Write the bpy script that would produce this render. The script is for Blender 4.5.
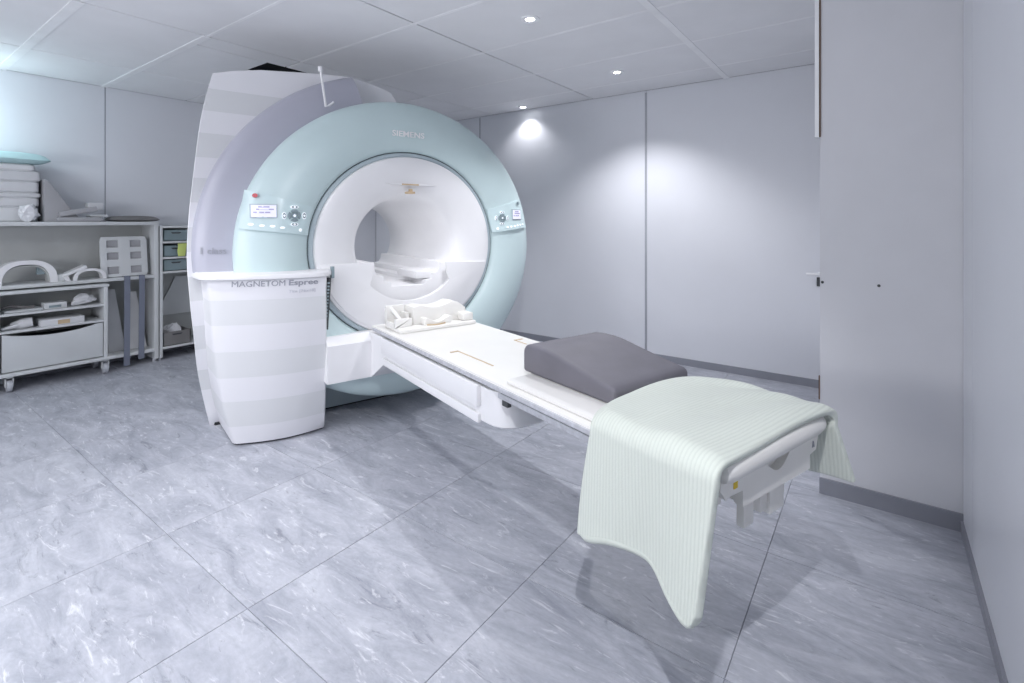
import bpy, bmesh, math, random
from mathutils import Vector, Matrix
random.seed(7)
for o in list(bpy.data.objects): bpy.data.objects.remove(o, do_unlink=True)
SC = bpy.context.scene
COL = SC.collection
PI = math.pi

# ---------------------------------------------------------------- camera
cd = bpy.data.cameras.new('camera'); cam = bpy.data.objects.new('camera', cd); COL.objects.link(cam)
cam.location = (0, 0, 1.4); cam.rotation_euler = (PI/2, 0, math.radians(36.264))
cd.sensor_width = 36.0; cd.lens = 501.2/1024*36; cd.shift_y = -121.0/1024; cd.clip_start = 0.02
SC.camera = cam

# ---------------------------------------------------------------- world, lights, exposure
w = bpy.data.worlds.new('world'); SC.world = w; w.use_nodes = True
w.node_tree.nodes['Background'].inputs[0].default_value = (0.75, 0.85, 1.0, 1)
w.node_tree.nodes['Background'].inputs[1].default_value = 0.3
SC.view_settings.view_transform = 'Standard'; SC.view_settings.look = 'None'
SC.view_settings.gamma = 1.0; SC.view_settings.exposure = 0.22
SC.view_settings.use_curve_mapping = False
CZ = 2.715                                    # ceiling height
COOL = (0.965, 0.965, 1.0)

def area(name, loc, rot, sx, sy, watt, col=COOL):
    l = bpy.data.lights.new(name, 'AREA'); l.shape = 'RECTANGLE'; l.size = sx; l.size_y = sy; l.energy = watt; l.color = col
    o = bpy.data.objects.new(name, l); COL.objects.link(o); o.location = loc; o.rotation_euler = rot; return o
def spot(name, loc, watt, size=120, blend=0.7, rad=0.035, col=COOL):
    l = bpy.data.lights.new(name, 'SPOT'); l.energy = watt; l.spot_size = math.radians(size); l.spot_blend = blend
    l.shadow_soft_size = rad; l.color = col
    o = bpy.data.objects.new(name, l); COL.objects.link(o); o.location = loc; return o
# two fill areas added behind the camera, a wall lamp left of the frame
area('wall_fill_light', (-2.6, -2.37, 1.65), (math.radians(112), 0, 0), 2.6, 1.1, 80)  # added fill, tilted up to brighten ceiling, walls and bore
area('ceiling_fill_light', (-3.0, -1.1, CZ-0.02), (0, 0, 0), 1.2, 0.6, 30)  # added soft overall fill, no fixture behind it
l = bpy.data.lights.new('wall_lamp', 'POINT'); l.energy = 8.5; l.color = (0.74, 0.95, 1.0); l.shadow_soft_size = 0.12
o = bpy.data.objects.new('wall_lamp', l); COL.objects.link(o); o.location = (-5.80, 0.50, 2.25)
# recessed downlights, the rows nearest the camera lie above the frame; the last spot is added
for x, y, wt, sz in ((-3.1, 0.25, 70, 100), (-1.84, -0.1, 58, 84), (-1.84, 2.707, 70, 92), (-1.876, 4.129, 75, 120), (-3.332, 4.757, 11, 120), (-4.85, 3.7, 40, 120)):  # last entry: added spot brightening the left wall behind the scanner
    spot('ceiling_spot_beam', (x, y, CZ-0.03), wt, sz)
# an adjustable one turned towards the table
e = spot('ceiling_spot_beam', (-0.10, 0.28, CZ-0.03), 110, 78, 0.55, 0.03)
e.rotation_euler = Vector((-1.75, 1.70, -2.68)).to_track_quat('-Z', 'Y').to_euler()
# lamp inside the bore
ax = Vector((math.cos(math.radians(-17.6)), math.sin(math.radians(-17.6)), 0))
bo = area('bore_light', Vector((-2.735, 2.493, 1.535))+ax*-0.62, (0, 0, math.radians(-17.6)), 0.9, 0.05, 1.4)

# ---------------------------------------------------------------- materials
def mat(name, col, rough=0.5, metal=0.0, var=0.05, scale=6.0, emit=0.0, ecol=None, bump=0.0, bscale=120.0, spec=0.5):
    m = bpy.data.materials.new(name); m.use_nodes = True
    nt = m.node_tree; b = nt.nodes['Principled BSDF']
    b.inputs['Roughness'].default_value = rough; b.inputs['Metallic'].default_value = metal
    b.inputs['Specular IOR Level'].default_value = spec
    tc = nt.nodes.new('ShaderNodeTexCoord')
    n = nt.nodes.new('ShaderNodeTexNoise'); n.inputs['Scale'].default_value = scale; n.inputs['Detail'].default_value = 4
    nt.links.new(tc.outputs['Object'], n.inputs['Vector'])
    r = nt.nodes.new('ShaderNodeValToRGB')
    a = [max(0, c*(1-var)) for c in col]; z = [min(1, c*(1+var)) for c in col]
    r.color_ramp.elements[0].position = 0.3; r.color_ramp.elements[1].position = 0.7
    r.color_ramp.elements[0].color = (*a, 1); r.color_ramp.elements[1].color = (*z, 1)
    nt.links.new(n.outputs['Fac'], r.inputs['Fac']); nt.links.new(r.outputs['Color'], b.inputs['Base Color'])
    if bump:
        n2 = nt.nodes.new('ShaderNodeTexNoise'); n2.inputs['Scale'].default_value = bscale; n2.inputs['Detail'].default_value = 3
        nt.links.new(tc.outputs['Object'], n2.inputs['Vector'])
        bp = nt.nodes.new('ShaderNodeBump'); bp.inputs['Strength'].default_value = bump; bp.inputs['Distance'].default_value = 0.002
        nt.links.new(n2.outputs['Fac'], bp.inputs['Height']); nt.links.new(bp.outputs['Normal'], b.inputs['Normal'])
    if emit:
        b.inputs['Emission Color'].default_value = (*(ecol or col), 1); b.inputs['Emission Strength'].default_value = emit
    return m

def striped(name, c_light, c_grey, edges, rough=0.35):
    """horizontal printed bands: colour switches at each object-space height in edges (ascending), starting with light"""
    m = bpy.data.materials.new(name); m.use_nodes = True
    nt = m.node_tree; b = nt.nodes['Principled BSDF']; b.inputs['Roughness'].default_value = rough
    tc = nt.nodes.new('ShaderNodeTexCoord'); sp = nt.nodes.new('ShaderNodeSeparateXYZ'); nt.links.new(tc.outputs['Object'], sp.inputs[0])
    mr = nt.nodes.new('ShaderNodeMath'); mr.operation = 'DIVIDE'; mr.inputs[1].default_value = 3.0; nt.links.new(sp.outputs['Z'], mr.inputs[0])
    r = nt.nodes.new('ShaderNodeValToRGB'); r.color_ramp.interpolation = 'CONSTANT'
    r.color_ramp.elements[0].position = 0; r.color_ramp.elements[0].color = (*c_light, 1)
    r.color_ramp.elements[1].position = edges[0]/3; r.color_ramp.elements[1].color = (*c_grey, 1)
    for i, e in enumerate(edges[1:]):
        el = r.color_ramp.elements.new(e/3); el.color = (*(c_light if i % 2 == 0 else c_grey), 1)
    nt.links.new(mr.outputs[0], r.inputs['Fac']); nt.links.new(r.outputs['Color'], b.inputs['Base Color'])
    return m

def floor_material():
    m = bpy.data.materials.new('streaked_vinyl'); m.use_nodes = True
    nt = m.node_tree; N = nt.nodes; K = nt.links; b = N['Principled BSDF']
    geo = N.new('ShaderNodeNewGeometry'); oi = N.new('ShaderNodeObjectInfo')
    cmb = N.new('ShaderNodeCombineXYZ')
    ml = N.new('ShaderNodeMath'); ml.operation = 'MULTIPLY'; ml.inputs[1].default_value = 9.0
    K.new(oi.outputs['Random'], ml.inputs[0]); K.new(ml.outputs[0], cmb.inputs['Z'])
    ad = N.new('ShaderNodeVectorMath'); ad.operation = 'ADD'; K.new(geo.outputs['Position'], ad.inputs[0]); K.new(cmb.outputs[0], ad.inputs[1])
    def noise(sx, sy, det, rough, dist):
        mp = N.new('ShaderNodeMapping'); mp.inputs['Scale'].default_value = (sx, sy, 1); mp.inputs['Rotation'].default_value = (0, 0, 0.12)
        K.new(ad.outputs[0], mp.inputs['Vector'])
        n = N.new('ShaderNodeTexNoise'); n.inputs['Scale'].default_value = 1; n.inputs['Detail'].default_value = det
        n.inputs['Roughness'].default_value = rough; n.inputs['Distortion'].default_value = dist
        K.new(mp.outputs[0], n.inputs['Vector']); return n.outputs['Fac']
    def ramp(fac, stops):
        r = N.new('ShaderNodeValToRGB')
        while len(r.color_ramp.elements) < len(stops): r.color_ramp.elements.new(0.5)
        for e, (p, c) in zip(r.color_ramp.elements, stops): e.position = p; e.color = (*c, 1)
        K.new(fac, r.inputs['Fac']); return r.outputs['Color']
    base = ramp(noise(2.6, 7.5, 9, 0.72, 0.9), [(0.30, FLOOR_D), (0.5, FLOOR_M), (0.70, FLOOR_L)])
    def mix(a, bcol, fac, mode='MIX'):
        x = N.new('ShaderNodeMix'); x.data_type = 'RGBA'; x.blend_type = mode
        if isinstance(fac, float): x.inputs['Factor'].default_value = fac
        else: K.new(fac, x.inputs['Factor'])
        K.new(a, x.inputs[6])
        if isinstance(bcol, tuple): x.inputs[7].default_value = (*bcol, 1)
        else: K.new(bcol, x.inputs[7])
        return x.outputs[2]
    dark = ramp(noise(3.0, 12, 9, 0.72, 2.2), [(0.33, (1, 1, 1)), (0.42, (0, 0, 0))])
    lite = ramp(noise(4.0, 15, 9, 0.70, 2.4), [(0.57, (0, 0, 0)), (0.67, (1, 1, 1))])
    c1 = mix(base, (0.30, 0.32, 0.39), 0.0); 
    d1 = N.new('ShaderNodeMath'); d1.operation = 'MULTIPLY'; d1.inputs[1].default_value = 0.62; K.new(dark, d1.inputs[0])
    l1 = N.new('ShaderNodeMath'); l1.operation = 'MULTIPLY'; l1.inputs[1].default_value = 0.6; K.new(lite, l1.inputs[0])
    c2 = mix(base, FLOOR_V, d1.outputs[0]); c3 = mix(c2, FLOOR_W, l1.outputs[0])
    fine = ramp(noise(40, 60, 3, 0.6, 0), [(0.3, (0.93, 0.93, 0.93)), (0.7, (1.05, 1.05, 1.05))])
    c4 = mix(c3, fine, 1.0, 'MULTIPLY')
    K.new(c4, b.inputs['Base Color'])
    b.inputs['Roughness'].default_value = 0.42
    return m
FLOOR_D = (0.275, 0.29, 0.34); FLOOR_M = (0.40, 0.415, 0.47); FLOOR_L = (0.53, 0.545, 0.60); FLOOR_V = (0.16, 0.17, 0.205); FLOOR_W = (0.78, 0.79, 0.82)

def blanket_material():
    m = bpy.data.materials.new('knitted_cotton'); m.use_nodes = True
    nt = m.node_tree; N = nt.nodes; K = nt.links; b = N['Principled BSDF']; b.inputs['Roughness'].default_value = 0.95
    b.inputs['Sheen Weight'].default_value = 0.25; b.inputs['Specular IOR Level'].default_value = 0.1
    uv = N.new('ShaderNodeUVMap')
    sep = N.new('ShaderNodeSeparateXYZ'); K.new(uv.outputs[0], sep.inputs[0])
    wv = N.new('ShaderNodeTexWave'); wv.bands_direction = 'X'; wv.wave_profile = 'SIN'
    wv.inputs['Scale'].default_value = 26; wv.inputs['Distortion'].default_value = 0.9; wv.inputs['Detail'].default_value = 1.5; wv.inputs['Detail Scale'].default_value = 3
    K.new(uv.outputs[0], wv.inputs['Vector'])
    n = N.new('ShaderNodeTexNoise'); n.inputs['Scale'].default_value = 160; n.inputs['Detail'].default_value = 2; K.new(uv.outputs[0], n.inputs['Vector'])
    ad = N.new('ShaderNodeMath'); ad.operation = 'MULTIPLY_ADD'; ad.inputs[1].default_value = 0.7
    K.new(n.outputs['Fac'], ad.inputs[0]); K.new(wv.outputs['Fac'], ad.inputs[2])
    bp = N.new('ShaderNodeBump'); bp.inputs['Strength'].default_value = 0.32; bp.inputs['Distance'].default_value = 0.002
    K.new(ad.outputs[0], bp.inputs['Height']); K.new(bp.outputs[0], b.inputs['Normal'])
    r = N.new('ShaderNodeValToRGB'); r.color_ramp.elements[0].color = (0.63, 0.675, 0.615, 1); r.color_ramp.elements[1].color = (0.69, 0.735, 0.67, 1)
    r.color_ramp.elements[0].position = 0.1; r.color_ramp.elements[1].position = 0.6
    K.new(wv.outputs['Fac'], r.inputs['Fac']); K.new(r.outputs[0], b.inputs['Base Color'])
    return m

M = dict(
    floor=floor_material(), joint=mat('dark_floor_joint', (0.24, 0.25, 0.29), 0.8),
    wall=mat('wall_laminate', (0.74, 0.755, 0.80), 0.32, var=0.015, scale=2, bump=0.04, bscale=300),
    pier=mat('matt_wall_paint', (0.70, 0.705, 0.735), 0.6, var=0.015, bump=0.06, bscale=260),
    seam=mat('aluminium_seam', (0.42, 0.43, 0.47), 0.35, 0.6),
    base=mat('grey_skirting', (0.27, 0.28, 0.32), 0.5, var=0.04),
    ceil=mat('ceiling_board', (0.87, 0.875, 0.895), 0.85, var=0.02, scale=3, bump=0.08, bscale=400),
    rail=mat('white_ceiling_rail', (0.93, 0.935, 0.95), 0.5),
    cjoint=mat('ceiling_gap', (0.06, 0.065, 0.08), 0.9),
    white=mat('white_plastic', (0.83, 0.83, 0.845), 0.35, var=0.012),
    cream=mat('warm_white_plastic', (0.84, 0.83, 0.80), 0.4, var=0.015),
    teal=mat('pale_teal_plastic', (0.59, 0.72, 0.73), 0.35, var=0.015),
    teal2=mat('panel_teal_plastic', (0.60, 0.735, 0.75), 0.3, var=0.015),
    rim=mat('grey_teal_plastic', (0.44, 0.52, 0.56), 0.35, var=0.015),
    lav=mat('lavender_grey_plastic', (0.44, 0.445, 0.52), 0.35, var=0.015),
    stripe=striped('banded_housing', (0.80, 0.80, 0.83), (0.70, 0.71, 0.725), [0.102, 0.26, 0.412, 0.572, 0.735, 0.893, 1.05, 1.20, 1.35, 1.507, 1.654, 1.79, 1.937, 2.079, 2.226][1:]),
    stripe2=striped('banded_cabinet', (0.80, 0.80, 0.83), (0.725, 0.735, 0.75), [0.119, 0.283, 0.439, 0.601, 0.764, 0.918]),
    black=mat('black_rubber', (0.02, 0.022, 0.025), 0.7), dark=mat('dark_gap', (0.06, 0.065, 0.07), 0.7),
    ink=mat('grey_lettering', (0.36, 0.37, 0.42), 0.5), faint=mat('faint_lettering', (0.62, 0.63, 0.68), 0.5), wink=mat('white_lettering', (0.95, 0.96, 0.97), 0.5),
    screen=mat('lit_screen', (0.8, 0.8, 0.95), 0.3, emit=0.2, ecol=(0.86, 0.84, 1.0)), sink=mat('screen_text', (0.45, 0.42, 0.62), 0.5),
    glow=mat('backlit_button', (0.9, 0.92, 1), 0.3, emit=0.35, ecol=(0.9, 0.95, 1.0)), key=mat('grey_key', (0.26, 0.33, 0.36), 0.4),
    red=mat('red_button', (0.55, 0.07, 0.09), 0.4), tan=mat('tan_plastic', (0.55, 0.42, 0.27), 0.5), yellow=mat('yellow_label', (0.85, 0.62, 0.05), 0.5),
    edge=mat('worn_metal_edge', (0.55, 0.56, 0.60), 0.4, 0.15, var=0.12, scale=40),
    cushion=mat('charcoal_vinyl', (0.155, 0.15, 0.175), 0.55, var=0.06, scale=8, bump=0.1, bscale=90),
    pad=mat('white_vinyl_pad', (0.80, 0.79, 0.77), 0.4, var=0.02, bump=0.12, bscale=14),
    blanket=blanket_material(),
    shelf=mat('white_laminate', (0.66, 0.68, 0.69), 0.45, var=0.02), shelfback=mat('grey_backboard', (0.50, 0.515, 0.51), 0.7, var=0.03),
    drawer=mat('grey_laminate', (0.62, 0.645, 0.66), 0.45, var=0.02), caster=mat('grey_caster', (0.50, 0.52, 0.56), 0.5),
    linen=mat('white_linen', (0.68, 0.69, 0.71), 0.9, var=0.04, bump=0.2, bscale=40), foam=mat('grey_foam', (0.40, 0.40, 0.42), 0.9, var=0.05, bump=0.2),
    tealcloth=mat('teal_cotton', (0.50, 0.70, 0.72), 0.9, var=0.05, bump=0.2, bscale=50), plastic=mat('clear_plastic_film', (0.72, 0.73, 0.76), 0.18, var=0.05),
    darkpad=mat('dark_grey_pad', (0.20, 0.195, 0.195), 0.8, var=0.08), strap=mat('blue_grey_webbing', (0.19, 0.21, 0.27), 0.8),
    bin=mat('grey_green_bin', (0.22, 0.29, 0.31), 0.5), lime=mat('lime_cloth', (0.62, 0.72, 0.22), 0.9), brown=mat('brown_wood_edge', (0.16, 0.10, 0.07), 0.6),
    lamp=mat('lit_lamp', (1, 1, 1), 0.3, emit=25, ecol=(0.95, 0.97, 1.0)),
)

# ---------------------------------------------------------------- helpers
PHI = math.radians(-17.6)                     # scanner axis, turned against the room
GA = Vector((math.cos(PHI), math.sin(PHI), 0)); GL = Vector((-math.sin(PHI), math.cos(PHI), 0))
GO = GA*-3.36 + GL*1.55
def g2w(p): return GO + GA*p[0] + GL*p[1] + Vector((0, 0, p[2]))
BASE = {}                                     # root name -> base point in its own frame

def put(name, V, F, m, parent=None, base=None, frame='w', smooth=False, bevel=0, mats=None, uvs=None):
    """one mesh object; V in the frame of its thing ('g' scanner frame, 'w' room frame)"""
    if parent is not None:
        r = parent
        while r.parent is not None: r = r.parent
        b = Vector(BASE.get(r.name, (0, 0, 0)))
    else:
        b = Vector(base if base is not None else (0, 0, 0))
    me = bpy.data.meshes.new(name)
    me.from_pydata([Vector(v)-b for v in V], [], F)
    for x in (m if isinstance(m, (list, tuple)) else [m]): me.materials.append(x)
    if mats:
        for p, i in zip(me.polygons, mats): p.material_index = i
    if uvs:
        ul = me.uv_layers.new(name='UVMap')
        for lp in me.loops: ul.data[lp.index].uv = uvs[lp.vertex_index]
    bm = bmesh.new(); bm.from_mesh(me)
    bmesh.ops.remove_doubles(bm, verts=bm.verts, dist=1e-6)
    bmesh.ops.recalc_face_normals(bm, faces=bm.faces)
    if bevel:
        es = [e for e in bm.edges if len(e.link_faces) == 2 and e.calc_face_angle(0) > 0.5]
        bmesh.ops.bevel(bm, geom=es, offset=bevel, segments=2, profile=0.6, affect='EDGES', clamp_overlap=True)
    bm.to_mesh(me); bm.free()
    if smooth or bevel:
        for p in me.polygons: p.use_smooth = True
        if hasattr(me, 'set_sharp_from_angle'): me.set_sharp_from_angle(angle=math.radians(40))
    o = bpy.data.objects.new(name, me); COL.objects.link(o)
    if parent is not None: o.parent = parent
    elif base is not None:
        BASE[o.name] = tuple(base)
        o.location = g2w(base) if frame == 'g' else base
        if frame == 'g': o.rotation_euler = (0, 0, PHI)
    return o
def tag(o, label, cat, group=None):
    o['label'] = label; o['category'] = cat
    if group: o['group'] = group
    return o
def thing(name, label, cat, base, frame='w', group=None):
    o = bpy.data.objects.new(name, None); COL.objects.link(o); BASE[o.name] = tuple(base)
    o.empty_display_size = 0.1
    o.location = g2w(base) if frame == 'g' else base
    if frame == 'g': o.rotation_euler = (0, 0, PHI)
    return tag(o, label, cat, group)
def dup(o, loc=None, label=None):
    r = o.copy(); COL.objects.link(r)
    if loc is not None: r.location = loc
    if label: r['label'] = label
    for ch in list(o.children):
        c = ch.copy(); COL.objects.link(c); c.parent = r
        for g in list(ch.children):
            d = g.copy(); COL.objects.link(d); d.parent = c
    return r
def box(x0, x1, y0, y1, z0, z1):
    V = [(x, y, z) for z in (z0, z1) for x, y in ((x0, y0), (x1, y0), (x1, y1), (x0, y1))]
    return V, [(3, 2, 1, 0), (4, 5, 6, 7), (0, 1, 5, 4), (1, 2, 6, 5), (2, 3, 7, 6), (3, 0, 4, 7)]
def join(*parts):
    V, F = [], []
    for v, f in parts:
        n = len(V); V += list(v); F += [tuple(i+n for i in q) for q in f]
    return V, F
def rot(part, c, axis, ang):
    R = Matrix.Rotation(ang, 3, axis); c = Vector(c)
    return [tuple(R @ (Vector(v)-c) + c) for v in part[0]], part[1]
def prism(poly, a0, a1, axis):
    """polygon in the two other axes (order y,z / x,z / x,y), extruded a0..a1 along axis"""
    def mk(a, p): return {'x': (a, p[0], p[1]), 'y': (p[0], a, p[1]), 'z': (p[0], p[1], a)}[axis]
    n = len(poly); V = [mk(a0, p) for p in poly] + [mk(a1, p) for p in poly]
    F = [tuple(range(n)), tuple(range(2*n-1, n-1, -1))] + [(i, (i+1) % n, n+(i+1) % n, n+i) for i in range(n)]
    return V, F
def loft(loops, closed=True, caps=True):
    n = len(loops[0]); V = [p for L in loops for p in L]; F = []
    for k in range(len(loops)-1):
        for i in range(n if closed else n-1):
            j = (i+1) % n; F.append((k*n+i, k*n+j, (k+1)*n+j, (k+1)*n+i))
    if caps and closed:
        F.append(tuple(range(n))); F.append(tuple(range(len(V)-1, len(V)-n-1, -1)))
    return V, F
def tube(path, r, n=8):
    P = [Vector(p) for p in path]; loops = []
    rr = r if isinstance(r, (list, tuple)) else [r]*len(P)
    up = Vector((0.13, 0.27, 0.95))
    for i, p in enumerate(P):
        d = (P[min(i+1, len(P)-1)] - P[max(i-1, 0)]).normalized()
        a = d.cross(up)
        if a.length < 1e-3: a = d.cross(Vector((1, 0, 0)))
        a.normalize(); b = d.cross(a)
        loops.append([tuple(p + (a*math.cos(2*PI*k/n) + b*math.sin(2*PI*k/n))*rr[i]) for k in range(n)])
    return loft(loops)
def disc(c, r, h, axis='x', n=24, ry=None):
    ry = ry or r
    poly = {'x': (1, 2), 'y': (0, 2), 'z': (0, 1)}[axis]; ia = {'x': 0, 'y': 1, 'z': 2}[axis]
    return prism([(c[poly[0]]+r*math.cos(2*PI*k/n), c[poly[1]]+ry*math.sin(2*PI*k/n)) for k in range(n)], c[ia], c[ia]+h, axis)
def interp(x, pts):
    if x <= pts[0][0]: return pts[0][1]
    for (a, u), (b, v) in zip(pts, pts[1:]):
        if x <= b: return u + (v-u)*(x-a)/(b-a)
    return pts[-1][1]
def smooth_interp(x, pts):
    """Catmull-Rom through the points"""
    if x <= pts[0][0]: return pts[0][1]
    if x >= pts[-1][0]: return pts[-1][1]
    for i in range(len(pts)-1):
        if x <= pts[i+1][0]:
            x1, y1 = pts[i]; x2, y2 = pts[i+1]; h = x2-x1; t = (x-x1)/h
            m1 = (y2-pts[i-1][1])/(x2-pts[i-1][0]) if i > 0 else (y2-y1)/h
            m2 = (pts[i+2][1]-y1)/(pts[i+2][0]-x1) if i+2 < len(pts) else (y2-y1)/h
            return (2*t**3-3*t**2+1)*y1+(t**3-2*t**2+t)*h*m1+(-2*t**3+3*t**2)*y2+(t**3-t**2)*h*m2
def struct(o): o['kind'] = 'structure'; return o
def text(name, s, y0, y1, z0, z1, xf, m, parent, bold=0.0, depth=0.0015):
    """lettering on a face looking along +x of the scanner frame, fitted to the given box"""
    c = bpy.data.curves.new(name, 'FONT'); c.body = s; c.size = 1; c.resolution_u = 3; c.offset = bold; c.extrude = 0.01
    o = bpy.data.objects.new(name, c); COL.objects.link(o)
    me = bpy.data.meshes.new_from_object(o.evaluated_get(bpy.context.evaluated_depsgraph_get()))
    bpy.data.objects.remove(o, do_unlink=True)
    vs = [v.co.copy() for v in me.vertices]; F = [tuple(p.vertices) for p in me.polygons]
    xa, xb = min(v.x for v in vs), max(v.x for v in vs); ya, yb = min(v.y for v in vs), max(v.y for v in vs)
    V = []
    for v in vs:
        y = y0+(v.x-xa)/(xb-xa)*(y1-y0); z = z0+(v.y-ya)/(yb-ya)*(z1-z0)
        V.append((xf(y, z)+(depth if v.z > 0 else -depth), y, z))
    bpy.data.meshes.remove(me)
    return put(name, V, F, m, parent)

# ---------------------------------------------------------------- room shell
XL, XR, YB, YF = -6.15, 0.303, 4.9, -2.4
PX, PY = -0.248, 3.02                          # corner of the projecting pier
floor = struct(put('floor', *box(XL-0.1, XR+0.1, YF-0.1, YB+0.1, -0.08, -0.003), M['joint']))
def cuts(c0, d, lo, hi):
    a = [lo]; k = math.ceil((lo-c0)/d)
    while c0+k*d < hi-0.01:
        if c0+k*d > lo+0.01: a.append(c0+k*d)
        k += 1
    return a+[hi]
cx = cuts(-1.11, 0.728, XL, XR); cy = cuts(0.893, 0.725, YF, YB)
tile_mesh = {}
def plate(w, d, t, g, ch):
    """tile with chamfered upper edge, origin at its centre, top at z = 0"""
    a, b = w/2-g, d/2-g
    def lp(i, z): return [(-a+i, -b+i, z), (a-i, -b+i, z), (a-i, b-i, z), (-a+i, b-i, z)]
    return loft([lp(0, -t), lp(0, -ch), lp(ch, 0)])
for x0, x1 in zip(cx, cx[1:]):
    for y0, y1 in zip(cy, cy[1:]):
        segs = [(x0, x1, y0, y1)]
        if x1 > PX and y1 > PY: segs = [(x0, PX, y0, y1)] if y0 > PY else [(x0, x1, y0, PY), (x0, PX, PY, y1)]
        for a, b, c, d in segs:
            if b-a < 0.02 or d-c < 0.02: continue
            k = (round(b-a, 3), round(d-c, 3))
            if k not in tile_mesh:
                o = put('floor_tile', *plate(b-a, d-c, 0.0031, 0.0011, 0.0009), M['floor'], floor); tile_mesh[k] = o.data
            else:
                o = bpy.data.objects.new('floor_tile', tile_mesh[k]); COL.objects.link(o); o.parent = floor
            o.location = ((a+b)/2, (c+d)/2, 0)

ceiling = struct(put('ceiling', *join(box(XL-0.1, -4.55, YF-0.1, YB+0.1, CZ+0.02, CZ+0.1), box(-4.12, XR+0.1, YF-0.1, YB+0.1, CZ+0.02, CZ+0.1),
                 box(-4.55, -4.12, YF-0.1, 2.15, CZ+0.02, CZ+0.1), box(-4.55, -4.12, 2.78, YB+0.1, CZ+0.02, CZ+0.1)), M['cjoint']))
put('ceiling_void', *join(box(-4.57, -4.10, 2.13, 2.15, CZ+0.1, CZ+0.6), box(-4.57, -4.10, 2.78, 2.80, CZ+0.1, CZ+0.6), box(-4.57, -4.55, 2.15, 2.78, CZ+0.1, CZ+0.6),
    box(-4.12, -4.10, 2.15, 2.78, CZ+0.1, CZ+0.6), box(-4.57, -4.10, 2.13, 2.8, CZ+0.6, CZ+0.62)), M['dark'], ceiling)
gx = [XL, -5.24, -3.875, -2.505, -1.14, XR]; gy = cuts(0.885, 0.7175, YF, YB)
ct_mesh = {}
def ctile(a, b, c, d):
    if b-a < 0.02 or d-c < 0.02: return
    k = (round(b-a, 3), round(d-c, 3))
    if k not in ct_mesh:
        V, F = plate(b-a, d-c, 0.02, 0.0065, 0.003)
        o = put('ceiling_tile', [(x, y, -z) for x, y, z in V], F, M['ceil'], ceiling); ct_mesh[k] = o.data
    else:
        o = bpy.data.objects.new('ceiling_tile', ct_mesh[k]); COL.objects.link(o); o.parent = ceiling
    o.location = ((a+b)/2, (c+d)/2, CZ)
for x0, x1 in zip(gx, gx[1:]):
    for y0, y1 in zip(gy, gy[1:]):
        if x0 >= PX and y0 >= PY: continue
        if x0 < -5 and x1 > -4 or abs(x0+5.24) < .01:
            if y0 < 1.7 < y1 or (1.5 < y0 < 1.7):
                for q in ((x0, -4.12, y0, 2.17), (-4.12, x1, y0, y1), (x0, -4.5, 2.17, y1)): ctile(*q)
                continue
            if 2.2 < y0 < 2.4:
                for q in ((x0, -4.5, y0, 2.75), (x0, x1, 2.75, y1), (-4.12, x1, y0, 2.75)): ctile(*q)
                continue
        ctile(x0, x1, y0, y1)
for i, (a, b, c, d) in enumerate(((-1.165, -1.115, YF, YB), (XL, -3.875, 0.855, 0.915), (XL, -3.875, 1.575, 1.625))):
    put('ceiling_rail', *box(a, b, c, d, CZ-0.004, CZ+0.01), M['rail'], ceiling)
for y in gy[1:-1]:
    if y > 1.5: put('ceiling_rail', *box(-3.875 if y < 2.9 else -3.88, XR, y-0.011, y+0.011, CZ-0.002, CZ+0.01), M['rail'], ceiling)

def wall(name, x0, x1, y0, y1, m='wall'): return struct(put(name, *box(x0, x1, y0, y1, 0, CZ+0.02), M[m]))
wb = wall('wall_rear', XL-0.1, XR+0.1, YB+0.012, YB+0.1, 'seam')
for a, b in ((XL, -4.1), (-4.1, -1.91), (-1.91, PX)):
    put('wall_panel', *box(a+0.004, b-0.004, YB, YB+0.012, 0, CZ), M['wall'], wb)
put('seam_strip', *box(-4.106, -4.094, YB-0.002, YB+0.012, 0.05, CZ-0.01), M['base'], wb)
put('seam_strip', *box(-1.921, -1.899, YB-0.004, YB+0.012, 0.05, CZ-0.02), M['seam'], wb)
wl = wall('wall_left', XL-0.1, XL-0.012, YF-0.1, YB+0.012, 'seam')
ys = [YF, -0.58, 1.61, 3.8, YB]
for a, b in zip(ys, ys[1:]): put('wall_panel', *box(XL-0.012, XL, a+0.005, b-0.005, 0, CZ), M['wall'], wl)
wr = wall('wall_right', XR+0.012, XR+0.1, YF-0.1, PY, 'seam')
for a, b in ((YF, 0.6), (0.6, 2.75), (2.75, PY)): put('wall_panel', *box(XR, XR+0.012, a+0.003, b-0.003, 0, CZ), M['wall'], wr)
wf = wall('wall_front', XL, XR+0.012, YF-0.1, YF)
pier = struct(put('wall_pier', *box(PX, XR+0.1, PY, YB+0.012, 0, CZ+0.02), M['pier']))
for x, z in ((-0.237, 1.083), (-0.003, 1.083)): put('screw', *disc((x, PY-0.003, z), 0.007, 0.004, 'y', 10), M['dark'], pier)
t = struct(put('trim_1', *box(PX-0.022, PX-0.004, PY-0.012, PY+0.02, 1.83, CZ), M['rail']))
put('wood_edge', *box(PX-0.004, PX+0.004, PY-0.006, PY+0.01, 1.83, CZ), M['brown'], t)
struct(put('trim_2', *box(PX-0.006, PX, PY-0.004, PY+0.012, 0.48, 0.60), M['brown']))
struct(put('baseboard_rear', *box(XL, PX, YB-0.012, YB, 0, 0.065), M['base']))
struct(put('baseboard_left', *box(XL, XL+0.012, YF, YB, 0, 0.065), M['base']))
struct(put('baseboard_pier', *box(PX-0.002, XR, PY-0.012, PY, 0, 0.08), M['base']))
struct(put('baseboard_right', *box(XR-0.010, XR, YF, PY-0.012, 0, 0.05), M['base']))
h = put('door_handle', *join(disc((-0.405, YB-0.03, 0.955), 0.014, 0.03, 'y', 14), box(-0.50, -0.40, YB-0.042, YB-0.03, 0.946, 0.962)), M['rail'], wb, bevel=0.003)
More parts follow.
